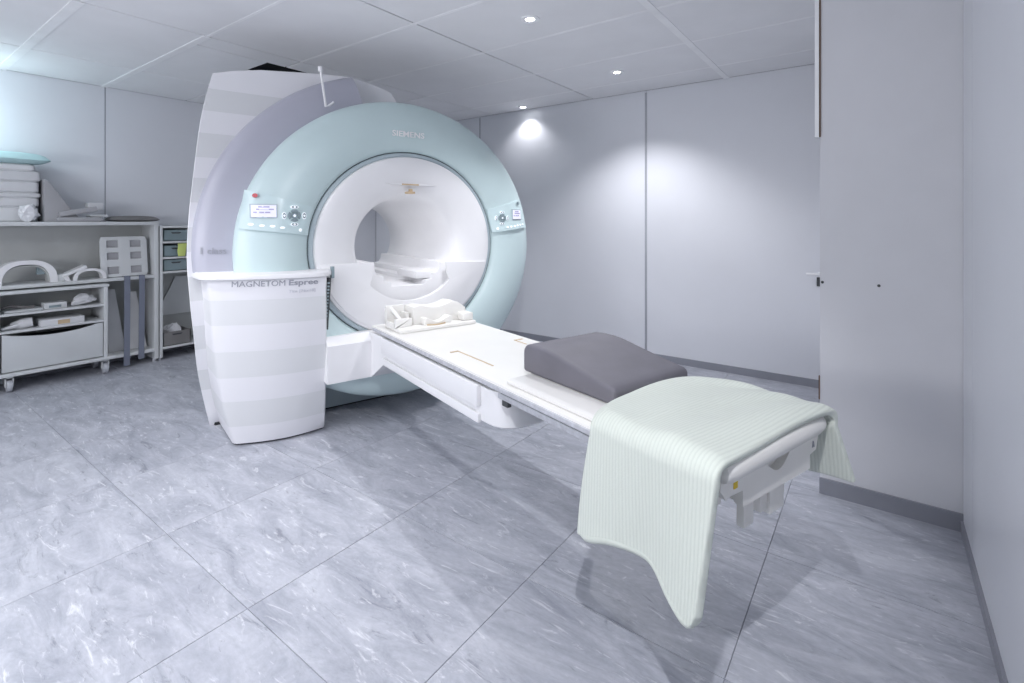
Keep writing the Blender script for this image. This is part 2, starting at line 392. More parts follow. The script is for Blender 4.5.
put('lock_plate', *box(-0.425, -0.385, YB-0.012, YB, 0.85, 0.925), M['dark'], h)

# recessed ceiling spotlights
for i, (x, y, lab) in enumerate(((-1.84, 2.707, 'round recessed ceiling spotlight nearest the camera, lit'),
                               (-1.876, 4.129, 'round recessed ceiling spotlight lit above the back wall seam'),
                               (-3.332, 4.757, 'round recessed ceiling spotlight close to the back wall, casting a bright patch on it'))):
    if i == 0:
        n = 28
        dl = thing('ceiling_spotlight', lab, 'ceiling light', (0, 0, 0), group='recessed ceiling spotlights')
        def ringl(r, z): return [(r*math.cos(2*PI*k/n), r*math.sin(2*PI*k/n), z) for k in range(n)]
        put('trim_ring', *loft([ringl(0.062, 0), ringl(0.060, -0.006), ringl(0.038, -0.008), ringl(0.027, -0.002)], caps=False), M['rail'], dl, smooth=True)
        put('lamp', *disc((0, 0, -0.005), 0.027, 0.004, 'z', 20), M['lamp'], dl)
        first = dl
    else: dl = dup(first, None, lab)
    dl.location = (x, y, CZ)

# ---------------------------------------------------------------- scanner
K = 0.951; ZC = 1.218
mri = thing('mri_scanner', 'large white MRI scanner with pale teal ring around its round bore', 'scanner', (-0.6, 0, 0), 'g')
def lathe(profile, a0=0, a1=360, n=120, zc=ZC):
    full = abs(a1-a0) >= 359.9; m = n if full else n+1
    loops = []
    for x, r in profile:
        L = []
        for k in range(m):
            t_ = math.radians(a0+(a1-a0)*k/n); L.append((x, r*math.cos(t_), (zc(r) if callable(zc) else zc)+K*r*math.sin(t_)))
        loops.append(L)
    V, F = [p for L in loops for p in L], []
    for q in range(len(loops)-1):
        for i in range(m if full else m-1):
            j = (i+1) % m; F.append((q*m+i, q*m+j, (q+1)*m+j, (q+1)*m+i))
    if not full:
        F.append(tuple(q*m for q in range(len(loops)))); F.append(tuple(q*m+m-1 for q in reversed(range(len(loops)))))
    return V, F
# white funnel face round the bore
put('bore_face', *lathe([(-0.30, 0.355), (-0.20, 0.362), (-0.12, 0.374), (-0.07, 0.392), (-0.035, 0.43), (-0.012, 0.50), (-0.001, 0.60), (0.0, 0.655), (-0.006, 0.670), (-0.03, 0.676)]), M['white'], mri, smooth=True)
put('bore_tube', *lathe([(-0.30, 0.355), (-0.8, 0.355), (-1.26, 0.358), (-1.34, 0.40)]), M['white'], mri, smooth=True)
put('rim', *lathe([(-0.028, 0.674), (-0.022, 0.682), (-0.026, 0.703), (-0.04, 0.709)]), M['rim'], mri, smooth=True)
put('ring_gap', *lathe([(-0.05, 0.704), (-0.036, 0.7085), (-0.036, 0.7135), (-0.05, 0.718)]), M['dark'], mri, smooth=True)
TEAL = [(0.713, -0.03), (0.722, -0.016), (0.75, 0.004), (0.83, 0.022), (0.92, 0.022), (1.01, -0.004), (1.07, -0.036), (1.105, -0.062), (1.122, -0.092)]
put('teal_ring', *lathe([(-0.05, 0.711)]+[(x, r) for r, x in TEAL]+[(-0.14, 1.122), (-0.22, 1.09), (-0.40, 1.02)], n=144, zc=lambda r: 1.218-0.021*min(1, max(0, (r-0.713)/0.41))), M['teal'], mri, smooth=True)
def teal_x(y, z): return interp(math.hypot(y, (z-1.207)/K), TEAL)
# lavender crescent
LAV = [(-0.16, 1.07), (-0.17, 1.13), (-0.19, 1.24), (-0.215, 1.30), (-0.245, 1.325), (-0.33, 1.328)]
put('crescent_cover', *lathe(LAV+[(-0.33, 1.07)], 105.5, 187.5, 90), M['lav'], mri, smooth=True)
def lav_x(y, z): return interp(math.hypot(y, (z-ZC)/K), [(r, x) for x, r in LAV[:5]])
# banded housing
left = [(0, -1.199), (0.2, -1.240), (0.42, -1.280), (0.669, -1.308), (0.916, -1.334), (1.172, -1.349), (1.433, -1.339), (1.709, -1.313), (1.956, -1.287), (2.145, -1.256), (2.325, -1.213)]
out = [(smooth_interp(z, left), z) for z in [i*2.325/30 for i in range(31)]]
out += [(-1.10, 2.36), (-0.94, 2.393), (-0.69, 2.42), (-0.50, 2.438), (-0.38, 2.443), (-0.28, 2.436), (-0.15, 2.41), (-0.037, 2.379), (0.0, 2.33), (0.03, 2.25), (0.06, 2.17)]
out += [(1.0*math.cos(a), 1.2+0.951*math.sin(a)) for a in [math.radians(84-i*6) for i in range(15)]] + [(1.0, 0.9), (0.99, 0.6), (0.97, 0.3), (0.95, 0)]
out += [(0.95-(0.95+1.199)*i/8, 0) for i in range(1, 8)]
def xfront(z): t_ = min(1, max(0, (1.0-z)/1.0)); return -0.285-0.33*t_*t_*(3-2*t_)
def inner(p, r):
    a = math.atan2((p[1]-ZC)/K, p[0]); return (r*math.cos(a), ZC+K*r*math.sin(a))
def shr(p, d):
    v = Vector((p[0], p[1]-1.2)); v *= (v.length-d)/v.length; return (v.x, max(0.0, v.y+1.2))
loops = [[(-0.31, *inner(p, 0.95)) for p in out], [(xfront(p[1]), *shr(p, 0.003)) for p in out], [(xfront(p[1])-0.004, *p) for p in out],
         [(-0.95, p[0]*0.945, p[1] if p[1] < 0.3 else 0.3+(p[1]-0.3)*0.985) for p in out], [(-1.28, p[0]*0.87, p[1] if p[1] < 0.3 else 0.3+(p[1]-0.3)*0.95) for p in out],
         [(-1.34, p[0]*0.83, p[1] if p[1] < 0.3 else 0.3+(p[1]-0.3)*0.93) for p in out], [(-1.34, *inner(p, 0.40)) for p in out]]
put('housing', *loft(loops, caps=False), M['stripe'], mri, smooth=True)
put('housing_foot', *prism([(-0.66, -1.185), (-0.60, -1.17), (-0.60, -1.0), (-1.2, -0.9), (-1.2, -1.1)], 0, 0.02, 'z'), M['black'], mri)
put('plinth', *box(-1.25, -0.44, -0.72, 0.93, 0.012, 0.55), M['rim'], mri, bevel=0.01)
put('plinth_foot', *box(-1.2, -0.455, -0.70, 0.91, 0, 0.014), M['black'], mri)
# stepped floor of the bore with its two ledges
st = [(-0.41, 1.105), (-0.258, 1.105), (-0.255, 1.045), (-0.235, 1.012), (-0.192, 1.005), (-0.188, 0.965), (-0.135, 0.955), (-0.13, 0.925), (0.13, 0.925), (0.135, 0.955), (0.188, 0.965), (0.192, 1.005), (0.235, 1.012), (0.255, 1.045), (0.258, 1.085), (0.41, 1.085), (0.41, 0.85), (0.25, 0.75), (-0.25, 0.75), (-0.41, 0.85)]
put('bore_floor', *prism(st, -1.24, -0.045, 'x'), M['white'], mri, bevel=0.003)
put('bore_rail', *box(-0.42, -0.07, 0.07, 0.285, 0.965, 1.02), M['white'], mri, bevel=0.012)
# bib over the lower half of the face
bib = []
for k in range(41):
    a = math.radians(190.0+156.6*k/40); bib.append((0.652*math.cos(a), ZC+K*0.652*math.sin(a)))
top = [(0.64, 1.075), (0.285, 1.085)]
cut = [(0.285, 1.03)]
for k in range(25):
    a = math.radians(-42-96*k/24); cut.append((0.415*math.cos(a), ZC+K*0.415*math.sin(a)))
bibp = bib+top+cut+[(-0.285, 1.05), (-0.285, 1.112), (-0.64, 1.112)]
put('bib_cover', *prism(bibp, -0.012, 0.010, 'x'), M['white'], mri, bevel=0.004)
# positioning laser above the bore
ls = put('laser_housing', *prism([(-0.20, 1.664), (-0.08, 1.668), (0.08, 1.668), (0.20, 1.658), (0.07, 1.652), (0.0, 1.646), (-0.07, 1.652)], -0.02, 0.008, 'x'), M['white'], mri, bevel=0.003)
put('laser_window', *box(-0.01, 0.011, -0.075, 0.055, 1.653, 1.664), M['tan'], ls)
put('laser_head', *join(box(-0.02, 0.03, -0.042, 0.018, 1.592, 1.608), box(-0.01, 0.02, -0.018, 0.004, 1.606, 1.628)), M['tan'], ls, bevel=0.004)
# wire hook on top
put('hook', *join(tube([(-0.14, -0.598, 2.42), (-0.135, -0.585, 2.32), (-0.13, -0.565, 2.172), (-0.125, -0.545, 2.182), (-0.12, -0.515, 2.208)], 0.008, 8), tube([(-0.14, -0.598, 2.405), (-0.14, -0.598, 2.44)], 0.016, 10)), M['white'], mri, smooth=True)
# lettering of the scanner
text('maker_lettering', 'SIEMENS', -0.155, 0.092, 1.996, 2.037, lambda y, z: teal_x(y, z)+0.003, M['wink'], mri, 0.018)
text('class_lettering', 'I', -1.285, -1.275, 1.196, 1.236, lambda y, z: lav_x(y, z)+0.003, M['ink'], mri, 0.02)
text('class_lettering', 'class', -1.25, -1.15, 1.196, 1.234, lambda y, z: lav_x(y, z)+0.003, M['ink'], mri)

# control panels set into the ring
def control_panel(c, s, screen, dpad, row, lone, dot, dotm, small):
    N1, N2 = 14, 6; V = []; n = (N1+1)*(N2+1)
    def pt(i, j):
        u, v = i/N1, j/N2
        a = [(1-u)*c[0][k]+u*c[1][k] for k in (0, 1)]; b = [(1-u)*c[3][k]+u*c[2][k] for k in (0, 1)]
        return ((1-v)*a[0]+v*b[0], (1-v)*a[1]+v*b[1], v)
    for off in (1, 0):
        for j in range(N2+1):
            for i in range(N1+1):
                y, z, v = pt(i, j); V.append((teal_x(y, z)+(0.004+0.014*v if off else -0.015), y, z))
    F = []
    W = N1+1
    for j in range(N2):
        for i in range(N1):
            a = j*W+i; F += [(a, a+1, a+W+1, a+W), (n+a+W, n+a+W+1, n+a+1, n+a)]
    for i in range(N1): F += [(i, n+i, n+i+1, i+1), (N2*W+i, N2*W+i+1, n+N2*W+i+1, n+N2*W+i)]
    for j in range(N2): F += [(j*W, (j+1)*W, n+(j+1)*W, n+j*W), (j*W+N1, n+j*W+N1, n+(j+1)*W+N1, (j+1)*W+N1)]
    p = put('control_panel', V, F, M['teal2'], mri, smooth=True)
    sx = lambda y, z: teal_x(y, z)+0.016
    def slab(poly, h, o=0.0): 
        n_ = len(poly); Vv = [(sx(*q)-0.01+o, *q) for q in poly]+[(sx(*q)+h+o, *q) for q in poly]
        return Vv, [tuple(range(n_)), tuple(range(2*n_-1, n_-1, -1))]+[(i, (i+1) % n_, n_+(i+1) % n_, n_+i) for i in range(n_)]
    def circ(y, z, r, rz=None, n_=16): return [(y+r*math.cos(2*PI*k/n_), z+(rz or r)*math.sin(2*PI*k/n_)) for k in range(n_)]
    y0, y1, z0, z1 = screen
    def rect(y0, y1, z0, z1, m_=4): return [(y0+(y1-y0)*i/m_, z0) for i in range(m_+1)]+[(y1-(y1-y0)*i/m_, z1) for i in range(m_+1)]
    put('screen_bezel', *slab(rect(y0-0.006, y1+0.006, z0-0.005, z1+0.007), 0.002), M['rim'], p)
    put('screen', *slab(rect(y0, y1, z0, z1), 0.003), M['screen'], p)
    bars = [slab(rect(y0+w_*(a), y0+w_*b, z0+hh, z0+hh+0.007, 1), 0.0046) for w_ in [y1-y0] for a, b, hh in ((0.28, 0.72, (z1-z0)*0.8), (0.2, 0.9, (z1-z0)*0.6), (0.08, 0.22, (z1-z0)*0.35), (0.32, 0.5, (z1-z0)*0.35), (0.55, 0.75, (z1-z0)*0.35))]
    put('screen_text', *join(*bars), M['sink'], p)
    y, z = dpad
    for q in range(4):
        a0 = PI/2*q+PI/4+0.14; a1 = a0+PI/2-0.28; ra, rb = 0.022*s, 0.038*s
        arc = [(y+rb*math.cos(a0+(a1-a0)*k/6), z+rb*math.sin(a0+(a1-a0)*k/6)) for k in range(7)]+[(y+ra*math.cos(a1-(a1-a0)*k/6), z+ra*math.sin(a1-(a1-a0)*k/6)) for k in range(7)]
        put('ring_key', *slab(arc, 0.003), M['key'], p)
        dy, dz = (0.060*s*math.cos(PI/2*q), 0.054*s*math.sin(PI/2*q))
        ry, rz = (0.010*s, 0.017*s) if q % 2 == 0 else (0.018*s, 0.009*s)
        k = put('arrow_key', *slab(circ(y+dy, z+dz, ry, rz), 0.003), M['key'], p)
        put('key_glow', *slab(circ(y+dy, z+dz, 0.0065*s), 0.0038), M['glow'], p)
        put('key_rim', *slab(circ(y+dy, z+dz, ry*1.28, rz*1.28), 0.0015), M['glow'], p)
    put('center_key', *slab(circ(y, z, 0.018*s), 0.003), M['key'], p); put('key_glow', *slab(circ(y, z, 0.008*s), 0.0042), M['glow'], p)
    for (yy, zz) in row: put('lit_button', *slab(circ(yy, zz, 0.015*small, 0.007), 0.0025, ), M['glow'], p)
    put('lit_button', *slab(circ(*lone, 0.010), 0.003), M['glow'], p)
    d = put('stop_button', *slab(circ(*dot, 0.013), 0.006), M[dotm], p); d['label'] = 'red round button' if dotm == 'red' else 'grey round button'
control_panel([(-1.062, 1.590), (-0.690, 1.487), (-0.713, 1.305), (-1.100, 1.352)], 1.0, (-1.038, -0.906, 1.420, 1.494), (-0.802, 1.430),
              [(-1.040, 1.377), (-0.983, 1.369), (-0.927, 1.365), (-0.872, 1.356)], (-0.765, 1.340), (-1.015, 1.553), 'red', 1.0)
control_panel([(0.662, 1.488), (0.998, 1.580), (1.066, 1.345), (0.712, 1.305)], 0.85, (0.885, 0.985, 1.412, 1.486), (0.782, 1.420),
              [(0.832, 1.346), (0.868, 1.350), (0.904, 1.355), (0.94, 1.360), (0.976, 1.364), (1.012, 1.368)], (0.745, 1.334), (0.965, 1.545), 'key', 0.75)

# front cabinet with the model lettering
def cab_loop(z, ins=0):
    yl = interp(z, [(0, -1.108), (0.198, -1.157), (0.443, -1.201), (0.63, -1.224), (0.813, -1.241), (1.045, -1.262)])+ins
    xl = -0.150+0.10*z/1.05; xr = -0.10+0.24*(z/1.05)**0.7; yr = -0.580-0.050*z/1.05-ins
    P_ = [(-0.66+ins, yl-0.035), (xl-0.035, yl-0.003), (xl-0.010-ins, yl+0.012)]
    for k in range(1, 10):
        u = k/10; P_.append((xl-0.010+(xr-xl)*u-ins+0.05*math.sin(PI*u), yl+0.012+(yr-0.012-yl-0.012)*u))
    P_ += [(xr-0.010-ins, yr-0.010), (xr-0.022, yr), (-0.66+ins, yr+0.045)]
    return [(x, y, z) for x, y in P_]
cab = put('front_cabinet', *loft([cab_loop(z) for z in (0.014, 0.03, 0.1, 0.208, 0.35, 0.445, 0.628, 0.809, 0.95, 1.048)]), M['stripe2'], mri, smooth=True)
cab['label'] = 'white cabinet front with grey bands and model lettering'
put('kickplate', *loft([cab_loop(0.0, 0.012), cab_loop(0.016, 0.012)]), M['black'], cab)
def lid_loop(d, z):
    P_ = [(-0.62, -1.318+d), (-0.22, -1.322+d), (-0.085, -1.300+d), (-0.032-d, -1.262+d*0.5)]
    P_ += [(-0.032-d+0.19*u+0.045*math.sin(PI*u), -1.262+0.60*u) for u in (0.15, 0.3, 0.5, 0.7, 0.85)]
    P_ += [(0.158-d, -0.662), (0.152-d*0.6, -0.640-d), (0.075, -0.585-d), (0.04, -0.575-d), (-0.62, -0.560-d)]
    return [(x, y, z) for x, y in P_]
put('lid', *loft([lid_loop(0.022, 1.046), lid_loop(0.003, 1.052), lid_loop(0, 1.064), lid_loop(0.003, 1.078), lid_loop(0.016, 1.086)]), M['white'], cab, smooth=True)
put('vent_strip', *prism([(-0.015, 0.60), (0.0, 0.60), (0.085, 1.03), (0.03, 1.03)], -0.606, -0.592, 'y'), M['dark'], cab)
put('vent_cap', *box(0.055, 0.085, -0.590, -0.572, 1.03, 1.104), M['key'], cab)
put('vent_slot', *join(*[box(0.058+0.0057*i, 0.068+0.0057*i, -0.6255, -0.611, 0.78+0.022*i, 0.790+0.022*i) for i in range(11)]), M['key'], cab)
def cabx(y, z):
    L = cab_loop(z)[2:13]
    return interp(y, [(p[1], p[0]) for p in L])+0.002
text('model_lettering', 'MAGNETOM', -1.142, -0.870, 1.006, 1.040, cabx, M['ink'], cab)
text('model_lettering', 'Espree', -0.850, -0.684, 0.995, 1.039, cabx, M['ink'], cab, 0.02)
text('field_lettering', 'Tim [76x18]', -0.850, -0.698, 0.955, 0.977, cabx, M['faint'], cab)

# ---------------------------------------------------------------- patient table
tb = thing('patient_table', 'long white cantilevered patient table sliding out of the scanner', 'table', (1.3, -0.02, 0), 'g')
def rrect(x0, x1, y0, y1, r, n=6):
    P_ = []
    for cx_, cy_, a in ((x1-r, y1-r, 0), (x0+r, y1-r, 90), (x0+r, y0+r, 180), (x1-r, y0+r, 270)):
        P_ += [(cx_+r*math.cos(math.radians(a+90*k/n)), cy_+r*math.sin(math.radians(a+90*k/n))) for k in range(n+1)]
    return P_
put('tabletop', *prism(rrect(0.10, 2.50, -0.332, 0.288, 0.015), 0.668, 0.70, 'z'), M['cream'], tb, bevel=0.006)
put('edge_strip', *box(0.13, 2.48, -0.338, -0.329, 0.671, 0.690), M['edge'], tb, bevel=0.002)
put('edge_strip', *box(0.13, 2.48, 0.285, 0.294, 0.671, 0.690), M['edge'], tb, bevel=0.002)
put('corner_notch', *box(0.095, 0.125, -0.31, -0.16, 0.672, 0.694), M['edge'], tb)
put('slot', *join(box(1.02, 1.36, -0.205, -0.198, 0.6995, 0.7025), box(1.015, 1.03, -0.248, -0.198, 0.6995, 0.7025)), M['tan'], tb)
put('slot', *join(box(1.00, 1.012, 0.19, 0.245, 0.6995, 0.7025), box(1.00, 1.12, 0.185, 0.191, 0.6995, 0.7025)), M['tan'], tb)
put('seam_line', *box(1.578, 1.586, -0.245, -0.165, 0.6995, 0.702), M['tan'], tb)
nose = [(-0.1, -0.27), (0.30, -0.332), (1.46, -0.332), (1.50, -0.331), (1.545, -0.325), (1.585, -0.308), (1.612, -0.275), (1.625, -0.225), (1.63, -0.15), (1.63, 0.24), (1.60, 0.285), (-0.1, 0.285)]
put('subframe', *loft([[(x-0.02 if x > 1.4 else x, y*0.94, 0.487) for x, y in nose], [(x, y, 0.503) for x, y in nose], [(x, y, 0.655) for x, y in nose]]), M['white'], tb, smooth=True)
put('side_fascia', *box(0.32, 1.455, -0.356, -0.330, 0.566, 0.660), M['white'], tb, bevel=0.006)
put('side_fascia', *box(0.32, 1.455, -0.348, -0.330, 0.490, 0.532), M['white'], tb, bevel=0.005)
put('slide_gap', *box(0.12, 2.42, -0.30, 0.25, 0.652, 0.670), M['key'], tb)
put('slide_rail', *box(1.46, 2.44, -0.316, -0.300, 0.630, 0.654), M['edge'], tb, bevel=0.002)
put('slide_rail', *box(1.46, 2.44, 0.250, 0.266, 0.630, 0.654), M['edge'], tb, bevel=0.002)
put('rail_stop', *box(1.60, 1.64, -0.318, -0.298, 0.608, 0.630), M['dark'], tb)
arm = [(-0.30, 0.350), (0.075, 0.348), (0.075, 0.590), (0.038, 0.645), (-0.30, 0.645)]
put('support_arm', *prism(arm, -0.614, -0.31, 'y'), M['white'], tb)
V = [(0.0755, -0.325, 0.3475), (0.0755, -0.215, 0.3475), (0.335, -0.300, 0.488), (0.335, -0.331, 0.500), (0.335, -0.331, 0.645), (0.0755, -0.325, 0.5905), (0.0385, -0.325, 0.6455), (0.30, -0.331, 0.656),
     (-0.30, -0.325, 0.350), (-0.30, 0.25, 0.350), (0.0755, 0.25, 0.3475), (0.335, 0.25, 0.488), (-0.30, 0.25, 0.6455), (0.30, 0.25, 0.656), (-0.30, -0.325, 0.6455), (0.0755, 0.25, 0.5905)]
put('arm_knuckle', V, [(0, 1, 2, 3), (0, 3, 4, 5), (5, 4, 7, 6), (8, 9, 10, 1, 0), (1, 10, 11, 2), (8, 0, 5, 6, 14), (14, 6, 7, 13, 12), (12, 13, 15, 10, 9), (15, 13, 11, 10), (2, 11, 13, 7, 4, 3), (8, 14, 12, 9)], M['white'], tb)
# foot end
notch = [(0.10-0.21*k/16, 0.722-0.074*math.sin(PI*k/16)) for k in range(17)]
fe = put('foot_end', *prism([(-0.115, 0.722), (-0.315, 0.722), (-0.320, 0.680), (-0.293, 0.648), (-0.270, 0.652), (-0.206, 0.648), (-0.206, 0.602), (0.201, 0.590), (0.201, 0.635), (0.245, 0.642), (0.266, 0.695), (0.266, 0.722), (0.105, 0.722)]+notch[1:-1], 2.585, 2.612, 'x'), M['cream'], tb)
put('recess_wall', *box(2.46, 2.586, -0.200, 0.195, 0.605, 0.722), M['cream'], fe)
put('side_wall', *box(2.46, 2.586, -0.312, -0.200, 0.655, 0.722), M['cream'], fe)
put('side_wall', *box(2.46, 2.586, 0.195, 0.240, 0.645, 0.722), M['cream'], fe)
put('bumper', *loft([[(2.612+0.030*math.cos(a)*s, y, 0.728+0.034*math.sin(a)*s) for a in [2*PI*k/14 for k in range(14)]] for y, s in ((-0.325, 0.3), (-0.315, 0.8), (-0.29, 1.0), (-0.1, 1.0), (0.1, 1.0), (0.23, 1.0), (0.262, 0.85), (0.272, 0.3))]), M['cream'], fe, smooth=True)
put('bumper_bed', *box(2.40, 2.610, -0.325, 0.268, 0.701, 0.738), M['cream'], fe, bevel=0.008)
put('warning_label', *box(2.611, 2.6145, -0.256, -0.238, 0.667, 0.687), M['yellow'], fe)
put('mark', *prism([(0.216, 0.655), (0.219, 0.655), (0.222, 0.666), (0.226, 0.655), (0.229, 0.655), (0.224, 0.675), (0.220, 0.675)], 2.611, 2.6145, 'x'), M['ink'], fe)
put('foot_post', *box(2.562, 2.588, -0.158, -0.102, 0.508, 0.606), M['cream'], fe, bevel=0.008)
put('foot_post', *join(box(2.55, 2.585, -0.060, -0.020, 0.520, 0.606), box(2.55, 2.592, -0.020, 0.070, 0.505, 0.606), box(2.54, 2.58, 0.070, 0.100, 0.530, 0.606)), M['cream'], fe, bevel=0.004)
put('foot_latch', *join(box(2.46, 2.56, -0.300, -0.245, 0.632, 0.650), box(2.52, 2.58, -0.292, -0.262, 0.615, 0.640)), M['cream'], fe, bevel=0.004)

# head coil base on the table
hc = thing('head_coil_base', 'white plastic head coil base on the table at the bore mouth', 'coil holder', (0.33, -0.02, 0.70), 'g')
put('base_plate', *prism(rrect(0.20, 0.47, -0.285, 0.265, 0.02), 0.701, 0.722, 'z'), M['cream'], hc, bevel=0.005)
sad = [(-0.15, 0.722), (-0.15, 0.835), (-0.11, 0.842)]+[(-0.09+0.2*k/10, 0.842-0.018*math.sin(PI*k/10)) for k in range(11)]+[(0.14, 0.852), (0.18, 0.842), (0.24, 0.80), (0.252, 0.722)]
put('saddle', *prism(sad, 0.215, 0.36, 'x'), M['cream'], hc, bevel=0.006)
put('neck_rest', *prism([(-0.10, 0.722), (-0.10, 0.765)]+[(-0.08+0.16*k/10, 0.77-0.032*math.sin(PI*k/10)) for k in range(11)]+[(0.10, 0.765), (0.10, 0.722)], 0.355, 0.42, 'x'), M['cream'], hc, bevel=0.005)
put('rim_mark', *tube([(0.425+0.018*math.sin(PI*k/10), -0.02-0.065+0.13*k/10, 0.7245) for k in range(11)], 0.006, 6), M['tan'], hc)
put('side_bracket', *join(box(0.21, 0.235, -0.285, -0.16, 0.722, 0.84), box(0.36, 0.385, -0.285, -0.17, 0.722, 0.775), box(0.21, 0.385, -0.285, -0.268, 0.722, 0.745), box(0.21, 0.33, -0.185, -0.165, 0.722, 0.80)), M['cream'], hc, bevel=0.004)
put('strut', *tube([(0.22, -0.25, 0.83), (0.375, -0.235, 0.752)], 0.012, 8), M['cream'], hc, smooth=True)
put('side_block', *box(0.25, 0.44, 0.18, 0.255, 0.722, 0.775), M['cream'], hc, bevel=0.01)

# thin pad, cushion, blanket
V, F = [], []
nx, ny = 24, 8
pad = tag(put('mattress_pad', *loft([[(x, y, 0.7005) for x, y in rrect(1.60, 2.55, -0.300, 0.268, 0.03)], [(x, y, 0.706) for x, y in rrect(1.594, 2.556, -0.304, 0.272, 0.03)],
        [(x, y, 0.714) for x, y in rrect(1.598, 2.552, -0.302, 0.27, 0.03)], [(x, y, 0.719) for x, y in rrect(1.612, 2.54, -0.29, 0.258, 0.03)]]), M['pad'], None, (2.07, -0.016, 0.70), 'g', smooth=True),
        'thin white vinyl pad lying flat under the charcoal wedge cushion', 'pad')
def cushion():
    x0, x1, zb = 1.555, 2.107, 0.7195
    top = lambda x: smooth_interp(x, [(1.555, 0.838), (1.62, 0.847), (1.73, 0.846), (1.86, 0.824), (1.98, 0.803), (2.107, 0.784)])
    r = 0.040
    pf = [(x0+0.014, zb), (x0+0.003, zb+0.006), (x0, zb+0.018)]+[(x0+r-r*math.cos(math.radians(a)), top(x0+r)-r+r*math.sin(math.radians(a))) for a in range(0, 91, 15)]
    pf += [(x0+r+(x1-0.018-x0-r)*k/18, top(x0+r+(x1-0.018-x0-r)*k/18)) for k in range(1, 19)]
    pf += [(x1-0.006, top(x1)-0.005), (x1, top(x1)-0.018), (x1, zb+0.012), (x1-0.008, zb)]
    bm = bmesh.new(); V, F = prism(pf, -0.172, 0.280, 'y')
    vs = [bm.verts.new(v) for v in V]
    for f in F: bm.faces.new([vs[i] for i in f])
    bmesh.ops.recalc_face_normals(bm, faces=bm.faces)
    es = [e for e in bm.edges if len(e.link_faces) == 2 and any(len(f.verts) > 6 for f in e.link_faces)]
    bmesh.ops.bevel(bm, geom=es, offset=0.016, segments=4, profile=0.5, affect='EDGES', clamp_overlap=True)
    bm.verts.index_update(); V = [tuple(v.co) for v in bm.verts]; F = [tuple(v.index for v in f.verts) for f in bm.faces]; bm.free()
    return V, F
cu = tag(put('wedge_cushion', *cushion(), M['cushion'], None, (1.83, 0.055, 0.7195), 'g', smooth=True), 'charcoal vinyl wedge cushion lying on the patient table', 'cushion')

def blanket():
    NU, NV = 64, 120
    zt = 0.778
    # path across the table: near hem -> far hem, lengths
    V, F, UV = [], [], []
    hem = [(0, 0.362), (0.12, 0.374), (0.3, 0.408), (0.55, 0.424), (0.65, 0.412), (0.77, 0.368), (0.90, 0.344), (0.96, 0.352), (1, 0.39)]
    far = [(0, 0.50), (0.5, 0.52), (0.8, 0.54), (1, 0.545)]
    R = 0.05
    for j in range(NV+1):
        v = j/NV
        for i in range(NU+1):
            u = i/NU
            zh = smooth_interp(u, hem); zf = smooth_interp(u, far)
            L1 = zt-R-zh; La = R*PI/2; L2 = (0.300-R)-(-0.385+R); L3 = zt-R-zf
            # fixed fractions so rows line up with table edges
            if v < 0.38: s = v/0.38; y, z = -0.385-0.012*(1-s)*math.sin(2.3*PI*u+0.3)-0.02*(1-s)*(1 if u > 0.6 else 0)*((u-0.6)/0.4 if u > 0.6 else 0), zh+L1*s; reg = 0
            elif v < 0.46: a = (v-0.38)/0.08*PI/2; y, z = -0.385+R-R*math.cos(a), zt-R+R*math.sin(a); reg = 1; s = 0
            elif v < 0.76: s = (v-0.46)/0.30; y, z = -0.385+R+L2*s, zt; reg = 2
            elif v < 0.82: a = (v-0.76)/0.06*PI/2; y, z = 0.300-R+R*math.sin(a), zt-R+R*math.cos(a); reg = 3; s = 1
            else: s = (v-0.82)/0.18; y, z = 0.300+0.03*s+0.01*math.sin(5*u), zt-R-L3*s; reg = 4
            if reg == 0: xl = 2.150+0.055*s**1.5; xr = 2.612+0.035*s
            elif reg == 4: xl = 2.36; xr = 2.655+0.045*s
            else:
                xl = smooth_interp(y, [(-0.385, 2.205), (-0.31, 2.165), (-0.17, 2.128), (0.02, 2.112), (0.16, 2.14), (0.23, 2.22), (0.30, 2.36)]); xr = smooth_interp(y, [(-0.385, 2.647), (-0.25, 2.640), (0.1, 2.636), (0.3, 2.655)])
            x = xl+(xr-xl)*u
            wt = math.sin(a)**2 if reg == 1 else (1.0 if reg == 2 else (math.cos(a)**2 if reg == 3 else 0.0))
            z += wt*(0.005*math.sin(8*u+3*y)*math.sin(7*y+1)+0.003*math.sin(17*u-9*y))
            z -= wt*0.030*math.exp(-(u/0.07)**2)                               # border lying down on the pad
            e = max(0, (u-0.90)/0.10); z -= wt*0.012*e*e                       # rounded edge at the foot end
            V.append((x, y, z)); UV.append((x-2.1, 0.6*v*1.8))
    W = NU+1
    for j in range(NV):
        for i in range(NU):
            a = j*W+i; F.append((a, a+1, a+W+1, a+W))
    return V, F, UV
V, F, UV = blanket()
bl = tag(put('knitted_blanket', V, F, M['blanket'], None, (2.4, -0.05, 0.72), 'g', smooth=True, uvs=UV), 'pale mint green ribbed cotton blanket draped over the foot of the table', 'blanket')
hv = [v for v in V[:65]]
hp = hv[1:62:2]
put('hem', *tube([(v[0], v[1], v[2]+0.006) for v in hp], [0.006, 0.012]+[0.0155]*(len(hp)-4)+[0.012, 0.006], 10), M['blanket'], bl, smooth=True)
sm = bl.modifiers.new('thickness', 'SOLIDIFY'); sm.thickness = 0.026; sm.offset = 0; sm.use_even_offset = False
sb = bl.modifiers.new('soft', 'SUBSURF'); sb.levels = 1; sb.render_levels = 1

